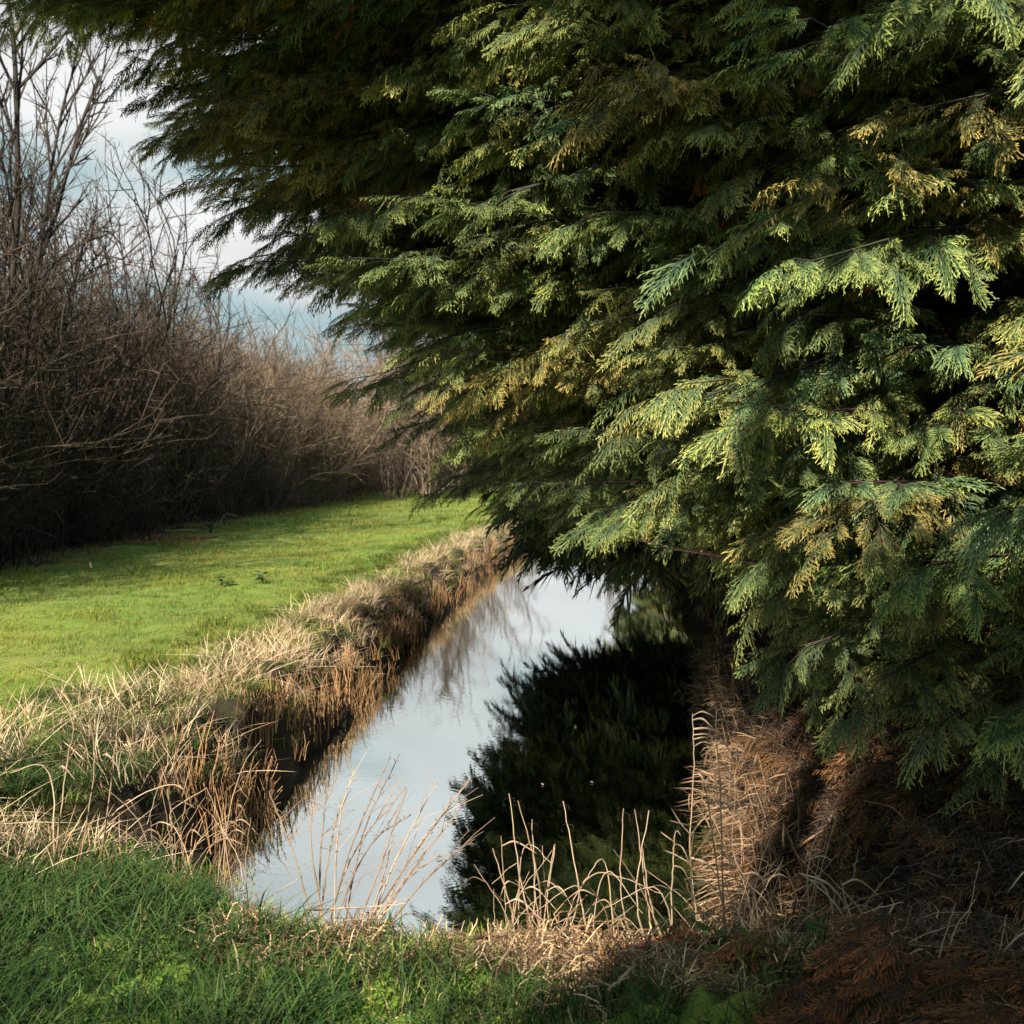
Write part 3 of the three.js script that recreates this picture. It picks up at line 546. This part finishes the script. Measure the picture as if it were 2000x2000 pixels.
{ // many thin stems crossing at the two near corners of the water
  const add = (n, label, group, px, py, d, lean, hgt) => { for (let k = 0; k < n; k++) {
    const dd = rr(d[0], d[1]), b = foot(rr(px[0], px[1]), dd), h = rr(hgt[0], hgt[1]), l = rr(lean[0], lean[1]), bend = rr(-0.12, 0.12), t = thing('dead_stalk', label, 'stalk', b, group), c = dry();
    const P = [V(0, 0, 0), V(l * h * 0.45 + bend * h, h * 0.55, rr(-0.05, 0.05)), V(l * h + bend * h * rr(-1, 2), h * (1 - 0.25 * Math.abs(l)), rr(-0.1, 0.1))];
    stemOf(t, P, rr(0.0020, 0.0030), mixc(c, [0.3, 0.2, 0.13], rnd() * 0.6));
    if (rnd() < 0.4) { const q = P[1].clone().lerp(P[2], rr(0.2, 0.9)), s = rnd() < 0.5 ? -1 : 1; leafOf(t, [q, q.clone().add(V(s * 0.05, 0.02, 0)), q.clone().add(V(s * rr(0.08, 0.16), rr(-0.08, 0.0), rr(-0.03, 0.03)))], 0.008, c); }
  } };
  add(46, 'thin dead stem in the criss-cross tangle at the right corner of the water', 'thin stems crossing at the right corner of the water', [1270, 1600], 0, [3.95, 4.7], [-0.7, 0.7], [0.25, 0.6]);
  add(40, 'thin dead stem in the tangle over the left corner of the water', 'thin stems crossing at the left corner of the water', [250, 520], 0, [4.9, 5.9], [-0.8, 0.9], [0.25, 0.6]);
  add(16, 'thin dead stem on the near bank beside the tall pale stalks', 'thin stems on the near bank in front of the dark reflection', [960, 1200], 0, [4.15, 4.5], [-0.6, 0.5], [0.3, 0.5]);
  add(34, 'thin bent stem on the dark brown slope under the cypress', 'thin stems on the brown slope under the cypress', [1540, 2020], 0, [3.3, 4.8], [-1.5, 1.5], [0.15, 0.42]);
}
{ // two dry leafless bushes whose shoots lean out over the bright water
  const bushes = [
    [622, 5.15, 'dry leafless bush left of the bright water, shoots leaning right over it', [[688, 1648, 759, 1485], [705, 1640, 778, 1478], [660, 1600, 690, 1505], [625, 1620, 640, 1530], [720, 1660, 800, 1600], [600, 1640, 610, 1560], [560, 1660, 520, 1560], [680, 1690, 790, 1545], [640, 1660, 668, 1560]]],
    [664, 4.95, 'dry leafless bush with long low shoots reaching across the middle of the bright water', [[790, 1700, 918, 1527], [800, 1690, 912, 1532], [800, 1715, 902, 1583], [770, 1690, 852, 1535], [740, 1700, 792, 1548], [780, 1740, 860, 1680], [830, 1730, 925, 1650], [740, 1740, 765, 1640]]],
  ];
  for (const [bx, d, label, shoots] of bushes) {
    const b = foot(bx, d), t = thing('dry_bush', label, 'bush', b);
    for (const [mx, my, ex, ey] of shoots) {
      const b2 = b.clone().add(V(rr(-0.07, 0.07), 0, rr(-0.05, 0.05))), P = [b2, at(mx, my, d + rr(-0.05, 0.1)), at(ex, ey, d + rr(0, 0.3))].map((p) => p.clone().sub(b)), c = mixc(dry(), [0.16, 0.11, 0.085], rr(0.2, 0.8)), cur = new THREE.CatmullRomCurve3(P);
      const st = stemOf(t, P, 0.0050, c, 'shoot'), g = new GB();
      for (let k = 0; k < 16; k++) { const q = cur.getPoint(rr(0.3, 1)), l = rr(0.012, 0.05), dir = V(rr(-0.6, 1), rr(0, 1), rr(-0.5, 0.5)).normalize(); g.tube([q, q.clone().addScaledVector(dir, l * 0.6), q.clone().addScaledVector(dir, l).add(V(0, -0.006, 0))], (f) => mix(0.0018, 0.001, f), () => c, 3); }
      for (let k = 0; k < 4; k++) { const q = cur.getPoint(rr(0.25, 0.8)), dir = V(rr(0.1, 1), rr(0.3, 1), rr(-0.4, 0.4)).normalize(), l = rr(0.12, 0.3); g.tube([q, q.clone().addScaledVector(dir, l * 0.5).add(V(0, 0.01, 0)), q.clone().addScaledVector(dir, l)], (f) => mix(0.002, 0.001, f), () => c, 3); }
      g.build('twigs', M.stalk, st);
    }
  }
}
{ // tall dead grass stems over the left bank, each [depth, points in order from its foot]
  const L = [
    [4.75, [[92, 0], [123, 1481], [134, 1420], [92, 1334]], 'tall wavy dead stem at the left edge, standing above the green grass'],
    [4.7, [[90, 0], [87, 1525], [65, 1500], [7, 1517]], 'dead reed stem bent over in an arch at the left edge of the picture'],
    [4.9, [[140, 0], [175, 1500], [170, 1420], [155, 1320]], 'slim dead stem just right of the tall wavy one'],
    [5.0, [[180, 0], [215, 1480], [225, 1390], [235, 1300]], 'upright dead stem left of the pale straw tangle'],
    [5.0, [[145, 0], [220, 1590], [330, 1540], [350, 1550]], 'low dead stem slanting right over the near end of the bank'],
    [5.3, [[330, 0], [320, 1560], [295, 1470], [268, 1400]], 'dead stem crossing the dark corner where bank and water meet'],
    [5.3, [[420, 0], [440, 1600], [470, 1500], [505, 1450]], 'dead stem leaning right over the left corner of the water'],
    [5.2, [[380, 0], [345, 1650], [322, 1600], [394, 1548]], 'crooked dead stem lowest in the tangle by the left water corner'],
    [5.2, [[455, 0], [430, 1650], [410, 1580], [395, 1545]], 'pale dead stem standing at the very corner of the water'],
  ];
  for (const [d, P, label] of L) { const b = foot(P[0][0], d), t = thing('dead_grass_stem', label, 'stem', b), Q = [b, ...P.slice(1).map(([x, y]) => at(x, y, d + rr(-0.05, 0.05)))].map((p) => p.sub ? p.clone().sub(b) : p); stemOf(t, Q, 0.0038, dry()); leafOf(t, [Q[1], Q[1].clone().add(V(0.05, 0.05, 0)), Q[1].clone().add(V(rr(0.08, 0.14), rr(-0.05, 0.06), 0.02))], 0.010, dry()); }
}
{ // reeds with level leaves at the right edge of the water: [depth, stem points, leaves as [t, dx px, dy px]]
  const reeds = [
    [4.5, [[1380, 0], [1354, 1662], [1360, 1499], [1356, 1398]], [[0.99, 44, 2], [0.96, 42, 18], [0.9, 48, 4], [0.86, 46, 6], [0.83, 47, 2], [0.78, 42, -4], [0.62, 20, 12], [0.3, 60, 50]], 'tall reed on the dark water with a ladder of level leaves pointing right'],
    [4.6, [[1424, 0], [1412, 1540], [1404, 1460], [1402, 1385]], [[0.97, 30, 4], [0.88, 36, 20], [0.7, 38, 44], [0.5, 30, 40]], 'reed just right of the ladder leaved one, leaves drooping right'],
    [4.3, [[1378, 0], [1356, 1720], [1362, 1630], [1385, 1590]], [[0.99, 96, -22], [0.7, -56, -20], [0.6, -44, -60], [0.4, -60, -36]], 'reed with broad pale leaves reaching left over the water'],
    [4.25, [[1318, 0], [1318, 1730], [1322, 1660], [1322, 1640]], [[0.98, 14, 3], [0.7, 36, 60], [0.75, -30, -24], [0.45, 38, 44]], 'short reed with blunt folded leaves standing over the dark water'],
    [4.4, [[1440, 0], [1400, 1660], [1385, 1560], [1376, 1540]], [[0.98, 62, 20], [0.8, 70, 34], [0.6, 66, 30]], 'leaning reed with long leaves folding down to the right'],
    [4.2, [[1608, 0], [1586, 1735], [1611, 1626], [1655, 1554]], [[0.3, 26, -40]], 'long thin bare stem curving up in front of the dead brown fronds'],
    [4.0, [[1500, 0], [1480, 1760], [1440, 1680], [1442, 1560]], [[0.5, 50, 20]], 'pale thin stem rising left along the tan reed bank'],
    [3.9, [[1700, 0], [1650, 1790], [1600, 1740], [1570, 1715]], [[0.96, 120, 110], [0.8, 60, 70]], 'stem with one broad dried blade slanting down in front of the brown litter'],
    [3.35, [[1860, 0], [1868, 1900], [1880, 1836], [1921, 1771]], [], 'bare pale stem standing at the lower right by the rusty fronds'],
    [3.3, [[1675, 0], [1668, 1930], [1660, 1890], [1655, 1850]], [], 'short bare stem in front of the rusty fronds'],
  ];
  for (const [d, P, leaves, label] of reeds) {
    const b = foot(P[0][0], d), t = thing('reed', label, 'reed', b), Q = [b, ...P.slice(1).map(([x, y]) => at(x, y, d))].map((p) => p.clone().sub(b)), c = dry();
    stemOf(t, Q, 0.0037, c); const cur = new THREE.CatmullRomCurve3(Q), k = d / FPX;
    for (const [f, dx, dy] of leaves) { const o = cur.getPoint(f); leafOf(t, [o, o.clone().add(V(dx * 0.5 * k, -dy * 0.3 * k + 0.012, rr(-0.03, 0.03))), o.clone().add(V(dx * k, -dy * k, rr(-0.06, 0.06)))], 0.0095, mixc(c, [0.62, 0.5, 0.36], 0.5)); }
  }
}
{ // stems lying on the ground
  const L = [
    ['lying_straw', [[1383, 1923], [1517, 1876], [1620, 1866], [1727, 1880]], 3.62, 0.005, 'long pale stem lying curved across the grass at the lower right'],
    ['lying_straw', [[1420, 1925], [1540, 1897], [1640, 1880], [1720, 1881]], 3.55, 0.004, 'second pale stem lying just below the longest curved one'],
    ['lying_straw', [[1390, 1935], [1480, 1930], [1560, 1905], [1600, 1870]], 3.5, 0.004, 'lowest of the pale stems lying at the lower right'],
    ['lying_straw', [[1050, 1930], [1150, 1934], [1240, 1945], [1330, 1932]], 3.4, 0.004, 'straight straw lying on the grass below the mulch heap'],
    ['lying_straw', [[590, 1792], [650, 1790], [730, 1786], [790, 1780]], 4.3, 0.004, 'straw stem lying level at the left end of the near bank'],
    ['stick', [[805, 1905], [835, 1880], [908, 1851], [1035, 1848]], 3.72, 0.011, 'dark brown stick lying at the left of the mulch heap'],
    ['lying_straw', [[1190, 1960], [1230, 1920], [1250, 1900], [1285, 1880]], 3.45, 0.007, 'short thick pale reed piece lying at the right of the mulch heap'],
  ];
  for (const [name, P, d, r, label] of L) {
    const Q = P.map(([x, y]) => { let q = at(x, y, d), best = 9; for (let k = 2.6; k < 5; k += 0.02) { const w = at(x, y, k), h = Math.abs(w.y - height(w.x, w.z) - 0.05); if (h < best) { best = h; q = w; } } return q; });
    const t = thing(name, label, name === 'stick' ? 'stick' : 'stem', Q[0]); stemOf(t, Q.map((q) => q.clone().sub(Q[0])), r, name === 'stick' ? [0.10, 0.055, 0.035] : dry());
  }
}
{ // loose litter: straw mulch on the near bank, brown needles and dead sprays under the cypress
  const clump = (n, cols, len, lift) => { seed(n); const g = new GB(); for (let k = 0; k < 44; k++) { const a = rnd() * 6.28, l = rr(len * 0.4, len), o = V(rr(-0.12, 0.12), rr(0, lift), rr(-0.12, 0.12)), e = V(o.x + Math.cos(a) * l, o.y + rr(-0.03, 0.045), o.z + Math.sin(a) * l), m = o.clone().lerp(e, 0.5).add(V(rr(-0.02, 0.02), rr(0, 0.025), rr(-0.02, 0.02))), c = cols[(rnd() * cols.length) | 0], v = rr(0.7, 1.2); g.strip([o, m, e], (t) => 0.0065 * (1 - 0.5 * t), V(-Math.sin(a), rr(-0.5, 0.5), Math.cos(a)).normalize(), () => [c[0] * v, c[1] * v, c[2] * v]); } return g.geo(); };
  const mul = clump(720, [...strawC, [0.18, 0.09, 0.05], [0.13, 0.07, 0.04]], 0.13, 0.04), L = [];
  seed(721);
  for (let k = 0; k < 900; k++) {
    const x = rr(-1.0, 1.6), z = -rr(3.2, 4.8), c = field(x, z)[2];
    const heap = smooth(1.05, 0.4, Math.hypot((x - 0.42) / 0.75, (z + 3.72) / 0.45)), bank = smooth(-1.5, -1.1, c) * smooth(0, -0.15, c) * 0.55;
    if (rnd() > Math.max(heap, bank)) continue;
    const v = rr(0.6, 1.1); L.push({ m: upright(on(x, z, heap * 0.05 * rnd()), rnd() * 6.28, rr(0.6, 1.1), rr(0.6, 1.4), rr(-0.2, 0.2), rr(-0.2, 0.2)), c: new THREE.Color(v, v * 0.96, v * 0.9) });
  }
  tag(instances('straw_mulch', mul, M.straw, L, scene), 'heap of straw and dead stems on the near bank at the end of the ditch', 'mulch', null, 'stuff');
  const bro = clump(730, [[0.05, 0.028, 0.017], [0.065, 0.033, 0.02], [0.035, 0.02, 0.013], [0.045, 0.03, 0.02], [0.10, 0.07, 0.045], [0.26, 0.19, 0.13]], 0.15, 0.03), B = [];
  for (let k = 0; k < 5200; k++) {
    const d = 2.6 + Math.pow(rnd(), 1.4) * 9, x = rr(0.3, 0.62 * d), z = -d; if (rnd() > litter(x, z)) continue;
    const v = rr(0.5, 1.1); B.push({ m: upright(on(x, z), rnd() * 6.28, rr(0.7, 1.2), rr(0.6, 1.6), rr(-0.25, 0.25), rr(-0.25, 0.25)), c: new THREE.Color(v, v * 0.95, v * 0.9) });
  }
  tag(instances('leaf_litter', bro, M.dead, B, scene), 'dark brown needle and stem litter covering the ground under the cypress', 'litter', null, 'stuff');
  // fallen rust-brown sprays
  const F = [], R2 = [];
  for (let k = 0; k < 2400; k++) {
    const d = 2.7 + Math.pow(rnd(), 1.3) * 5, x = rr(0.5, 0.6 * d), z = -d; if (rnd() > litter(x, z) * 0.8) continue;
    const a = rr(1.8, 4.2), v = rr(0.5, 1.0), dir = V(Math.cos(a), rr(-0.15, 0.35), Math.sin(a) * 0.7);
    F.push({ m: basis(on(x, z, rr(0.0, 0.07)), dir, V(rr(-0.5, 0.5), 1, rr(-0.3, 0.5)).normalize(), rr(0.3, 0.75)), c: new THREE.Color(0.8 * v, 0.34 * v, 0.45 * v) });
  }
  for (let k = 0; k < 420; k++) { const x = rr(0.85, 2.0), z = -rr(2.8, 3.45); if (Math.hypot((x - 1.45) / 0.7, (z + 3.1) / 0.36) > rr(0.7, 1.05)) continue; const v = rr(0.8, 1.4), a = rr(1.9, 4.0); R2.push({ m: basis(on(x, z, rr(0.02, 0.14)), V(Math.cos(a), rr(-0.6, 0.1), Math.sin(a) * 0.4 + 0.35), V(rr(-0.9, 0.9), 1, rr(-0.2, 0.9)).normalize(), rr(0.35, 0.75)), c: new THREE.Color(0.7 * v, 0.23 * v, 0.3 * v) }); }
  for (let k = 0; k < 130; k++) { const x = rr(0.35, 0.95), z = -rr(3.6, 4.0), v = rr(0.8, 1.3), a = rnd() * 6.28; R2.push({ m: basis(on(x, z, rr(0.03, 0.09)), V(Math.cos(a), rr(-0.3, 0.2), Math.sin(a)), V(rr(-0.4, 0.4), 1, rr(-0.3, 0.3)).normalize(), rr(0.35, 0.7)), c: new THREE.Color(1.9 * v, 0.6 * v, 0.7 * v) }); }
  tag(instances('dead_sprays', FRONDS[1], M.dead, F, scene), 'dark brown fallen cypress sprays lying on the slope under the tree', 'dead foliage', null, 'stuff');
  tag(instances('rusty_sprays', FRONDS[2], M.dead, R2, scene), 'rust red dead cypress sprays heaped at the lower right and on the mulch', 'dead foliage', null, 'stuff');
}
{ // tan reed fringe of the right bank
  seed(740); const g = new GB();
  for (let k = 0; k < 10; k++) {
    const x = rr(-0.16, 0.16), z = rr(-0.16, 0.16), h = Math.pow(rnd(), 1.6) * 0.5 + 0.08, dim = rr(0.45, 1.1), c = [0.46, 0.32, 0.20].map((q) => q * dim), lx = rr(-0.22, 0.16), lz = rr(-0.15, 0.15), P = spline([V(x, -0.1, z), V(x + lx * 0.3, h * 0.55, z + lz * 0.3), V(x + lx, h, z + lz)], 4);
    g.tube(P, (t) => mix(0.003, 0.0015, t), () => c, 3);
    for (let j = 0; j < 3; j++) { const o = P[1 + ((rnd() * 4) | 0)], a = rr(-0.9, 0.9) + (rnd() < 0.6 ? Math.PI : 0), l = rr(0.06, 0.2), e = o.clone().add(V(Math.cos(a) * l, rr(-0.11, 0.03), Math.sin(a) * l)); g.strip([o, o.clone().lerp(e, 0.5).add(V(0, 0.014, 0)), e], (t) => t > 0.99 ? 0 : 0.0075, V(-Math.sin(a) * 0.6, 0.7, Math.cos(a) * 0.6).normalize(), () => c.map((q) => q * 1.1)); }
  }
  const geo = g.geo(), L = [];
  for (let d = 4.5; d < 26; d += 0.1) for (let k = 0; k < 2; k++) {
    const x = rightEdge(d) + rr(-0.04, 0.24) + 0.10 * noise(d * 1.7, 3), v = rr(0.2, 0.66), n = smooth(-0.5, 0.4, noise(d * 1.1 + 20, k * 0.4));
    if (rnd() > 0.35 + 0.65 * n) continue;
    L.push({ m: upright(on(x, -d + rr(-0.08, 0.08), -0.03), rr(-0.9, 0.9), rr(0.6, 1.15), rr(0.3, 0.8) * (0.55 + 0.5 * n), rr(-0.3, 0.3), rr(-0.3, 0.45)), c: new THREE.Color(v, v * 0.92, v * 0.84) });
  }
  tag(instances('reed_fringe', geo, M.straw, L, scene), 'tan dead reeds with level leaves lining the right bank under the cypress', 'reeds', null, 'stuff');
}
{ // small green plants
  const leafGeo = (() => { const g = new GB(), c = [0.06, 0.13, 0.03]; const ring = []; for (let k = 0; k < 10; k++) { const a = k / 10 * 6.283; ring.push(g.v(0.5 + 0.5 * Math.cos(a), 0.05 * Math.cos(2 * a), 0.34 * Math.sin(a) * (1.1 - 0.3 * Math.cos(a)), c)); } const m = g.v(0.5, -0.06, 0, [0.05, 0.11, 0.025]); ring.forEach((r, k) => g.i.push(m, r, ring[(k + 1) % 10])); return g.geo(); })();
  const lm = [M.grass, Object.assign(M.grass.clone(), { color: new THREE.Color(1.5, 1.25, 0.8) })];
  const P = [[1352, 3.9, 0.07, 8, 'small yellowish leafy plant at the right end of the mulch heap'], [1432, 3.82, 0.085, 10, 'round leaved green plant just right of the mulch heap'], [1660, 3.75, 0.07, 8, 'green leafy plant beside the pale lying stems'], [1540, 4.7, 0.10, 12, 'green leaves growing in the tan reed bank on the right'], [1660, 4.3, 0.09, 9, 'green leaves at the foot of the brown dead fronds'], [930, 4.05, 0.06, 8, 'small green plant at the left of the mulch heap'], [20, 3.2, 0.05, 9, 'dark leafy plant in the grass at the lower left edge'], [430, 14.2, 0.10, 18, 'broad leaved weed in the lawn, left one of the pair'], [512, 14.6, 0.10, 16, 'pale broad leaved weed in the lawn, right one of the pair'], [410, 25, 0.16, 14, 'green leafy weed at the foot of the hedgerow']];
  for (const [px, d, size, n, label] of P) {
    seed(760 + px); const b = foot(px, d, 0.01), t = thing('leafy_plant', label, 'plant', b), spread = size * 1.2;
    const st = new GB(); const heads = [];
    for (let k = 0; k < n; k++) { const a = rnd() * 6.28, q = V(Math.cos(a) * spread * rnd(), rr(0.4, 1.4) * size, Math.sin(a) * spread * rnd()); heads.push([q, a]); st.tube([V(0, -0.02, 0), q.clone().multiplyScalar(0.5).add(V(0, size * 0.2, 0)), q], (f) => 0.0025 * size / 0.08, () => [0.07, 0.10, 0.04], 3); }
    st.build('stems', M.stalk, t);
    for (const [q, a] of heads) { const l = mesh('leaf', leafGeo, lm[rnd() < 0.3 ? 1 : 0], t); l.applyMatrix4(basis(q, V(Math.cos(a), rr(-0.4, 0.3), Math.sin(a)), V(rr(-0.3, 0.3), 1, rr(-0.1, 0.5)).normalize(), size * rr(0.7, 1.1))); }
  }
}
{ // a few leaves floating on the water
  seed(790);
  for (const [px, py, where] of [[1125, 1424, 'under the dark edge of the reflection'], [1060, 1541, 'in the middle of the dark reflection'], [1158, 1537, 'right of the middle of the dark reflection'], [672, 1432, 'by the left bank'], [700, 1425, 'just right of the one by the left bank'], [690, 1530, 'in the bright water near the left bank'], [880, 1600, 'in the middle of the bright water']]) {
    const r = ray(px, py), d = (WATER - 1.65) / r.y, p = at(px, py, d), t = thing('floating_leaf', 'tiny pale leaf floating on the water ' + where, 'leaf', p.setY(WATER + 0.004)), g = new GB(), a = rnd() * 6.28, u = V(Math.cos(a), 0, Math.sin(a)), c = [0.45, 0.36, 0.25];
    g.strip([u.clone().multiplyScalar(-0.013), V(0, 0.006, 0), u.clone().multiplyScalar(0.012).add(V(0, 0.005, 0))], (q) => 0.003 + 0.011 * Math.sin(q * Math.PI), V(-Math.sin(a), 0.1, Math.cos(a)), () => c); g.build('blade', M.straw, t);
  }
}
{ // fallen wood and canes at the foot of the hedgerow
  const L = [
    ['fallen_branch', [[298, 1031, 25.6], [320, 1040, 25.4], [348, 1047, 25.2]], 0.03, [0.45, 0.36, 0.27], 'pale fallen branch lying at the foot of the hedgerow'],
    ['fallen_branch', [[345, 1048, 24.8], [370, 1044, 24.8], [400, 1042, 24.8]], 0.028, [0.38, 0.31, 0.24], 'grey fallen branch lying right of the pale one by the hedgerow'],
    ['broken_stem', [[318, 1028, 26], [330, 1005, 26], [346, 986, 26]], 0.03, [0.25, 0.16, 0.11], 'slanting broken stem standing behind the fallen branches'],
    ['small_stump', [[176, 1113, 16.6], [174, 1102, 16.6], [173, 1096, 16.6]], 0.022, [0.40, 0.31, 0.2], 'short pale stub sticking out of the lawn near the hedgerow'],
    ['bramble_cane', [[585, 985, 42], [605, 955, 42], [640, 924, 42], [690, 926, 42], [712, 945, 42]], 0.022, [0.42, 0.30, 0.20], 'large arching bramble cane at the foot of the far hedgerow'],
    ['bramble_cane', [[640, 972, 44], [670, 940, 44], [700, 925, 44], [722, 930, 44]], 0.018, [0.36, 0.27, 0.19], 'smaller arching bramble cane right of the large one'],
    ['bramble_cane', [[425, 1015, 28], [440, 1005, 28], [462, 1008, 28]], 0.018, [0.42, 0.33, 0.24], 'low pale cane bowed at the middle of the hedgerow foot'],
  ];
  for (const [name, P, r, c, label] of L) { const Q = P.map(([x, y, d]) => at(x, y, d)); Q[0].y = height(Q[0].x, Q[0].z) + 0.02; if (name === 'fallen_branch') for (const q of Q) q.y = height(q.x, q.z) + 0.05; const t = thing(name, label, name.split('_')[1], Q[0]); stemOf(t, Q.map((q) => q.clone().sub(Q[0])), r, c); }
  seed(780); const D = [], geo = patchGeo(781, 60, 0.35, 0.02, 0.14, 0.02, 2, [[0.10, 0.05, 0.03], [0.17, 0.07, 0.04], [0.06, 0.04, 0.03], [0.3, 0.22, 0.15]], [1.5, 3]);
  for (let d = 14; d < 44; d += 0.35) { const x = hedgeX(d) + rr(-0.3, 0.35), v = rr(0.6, 1.2); D.push({ m: upright(on(x, -d), rnd() * 6.28, rr(0.8, 1.4), rr(0.7, 1.3)), c: new THREE.Color(v, v, v) }); }
  for (let k = 0; k < 60; k++) D.push({ m: upright(on(rr(-8.0, -6.4), -rr(21.6, 24)), rnd() * 6.28, 1, 1), c: new THREE.Color(2.2, 1.3, 1.1) });
  tag(instances('brown_debris', geo, M.dead, D, scene), 'reddish brown leaf debris along the foot of the hedgerow', 'debris', null, 'stuff');
}
renderer.render(scene, camera);
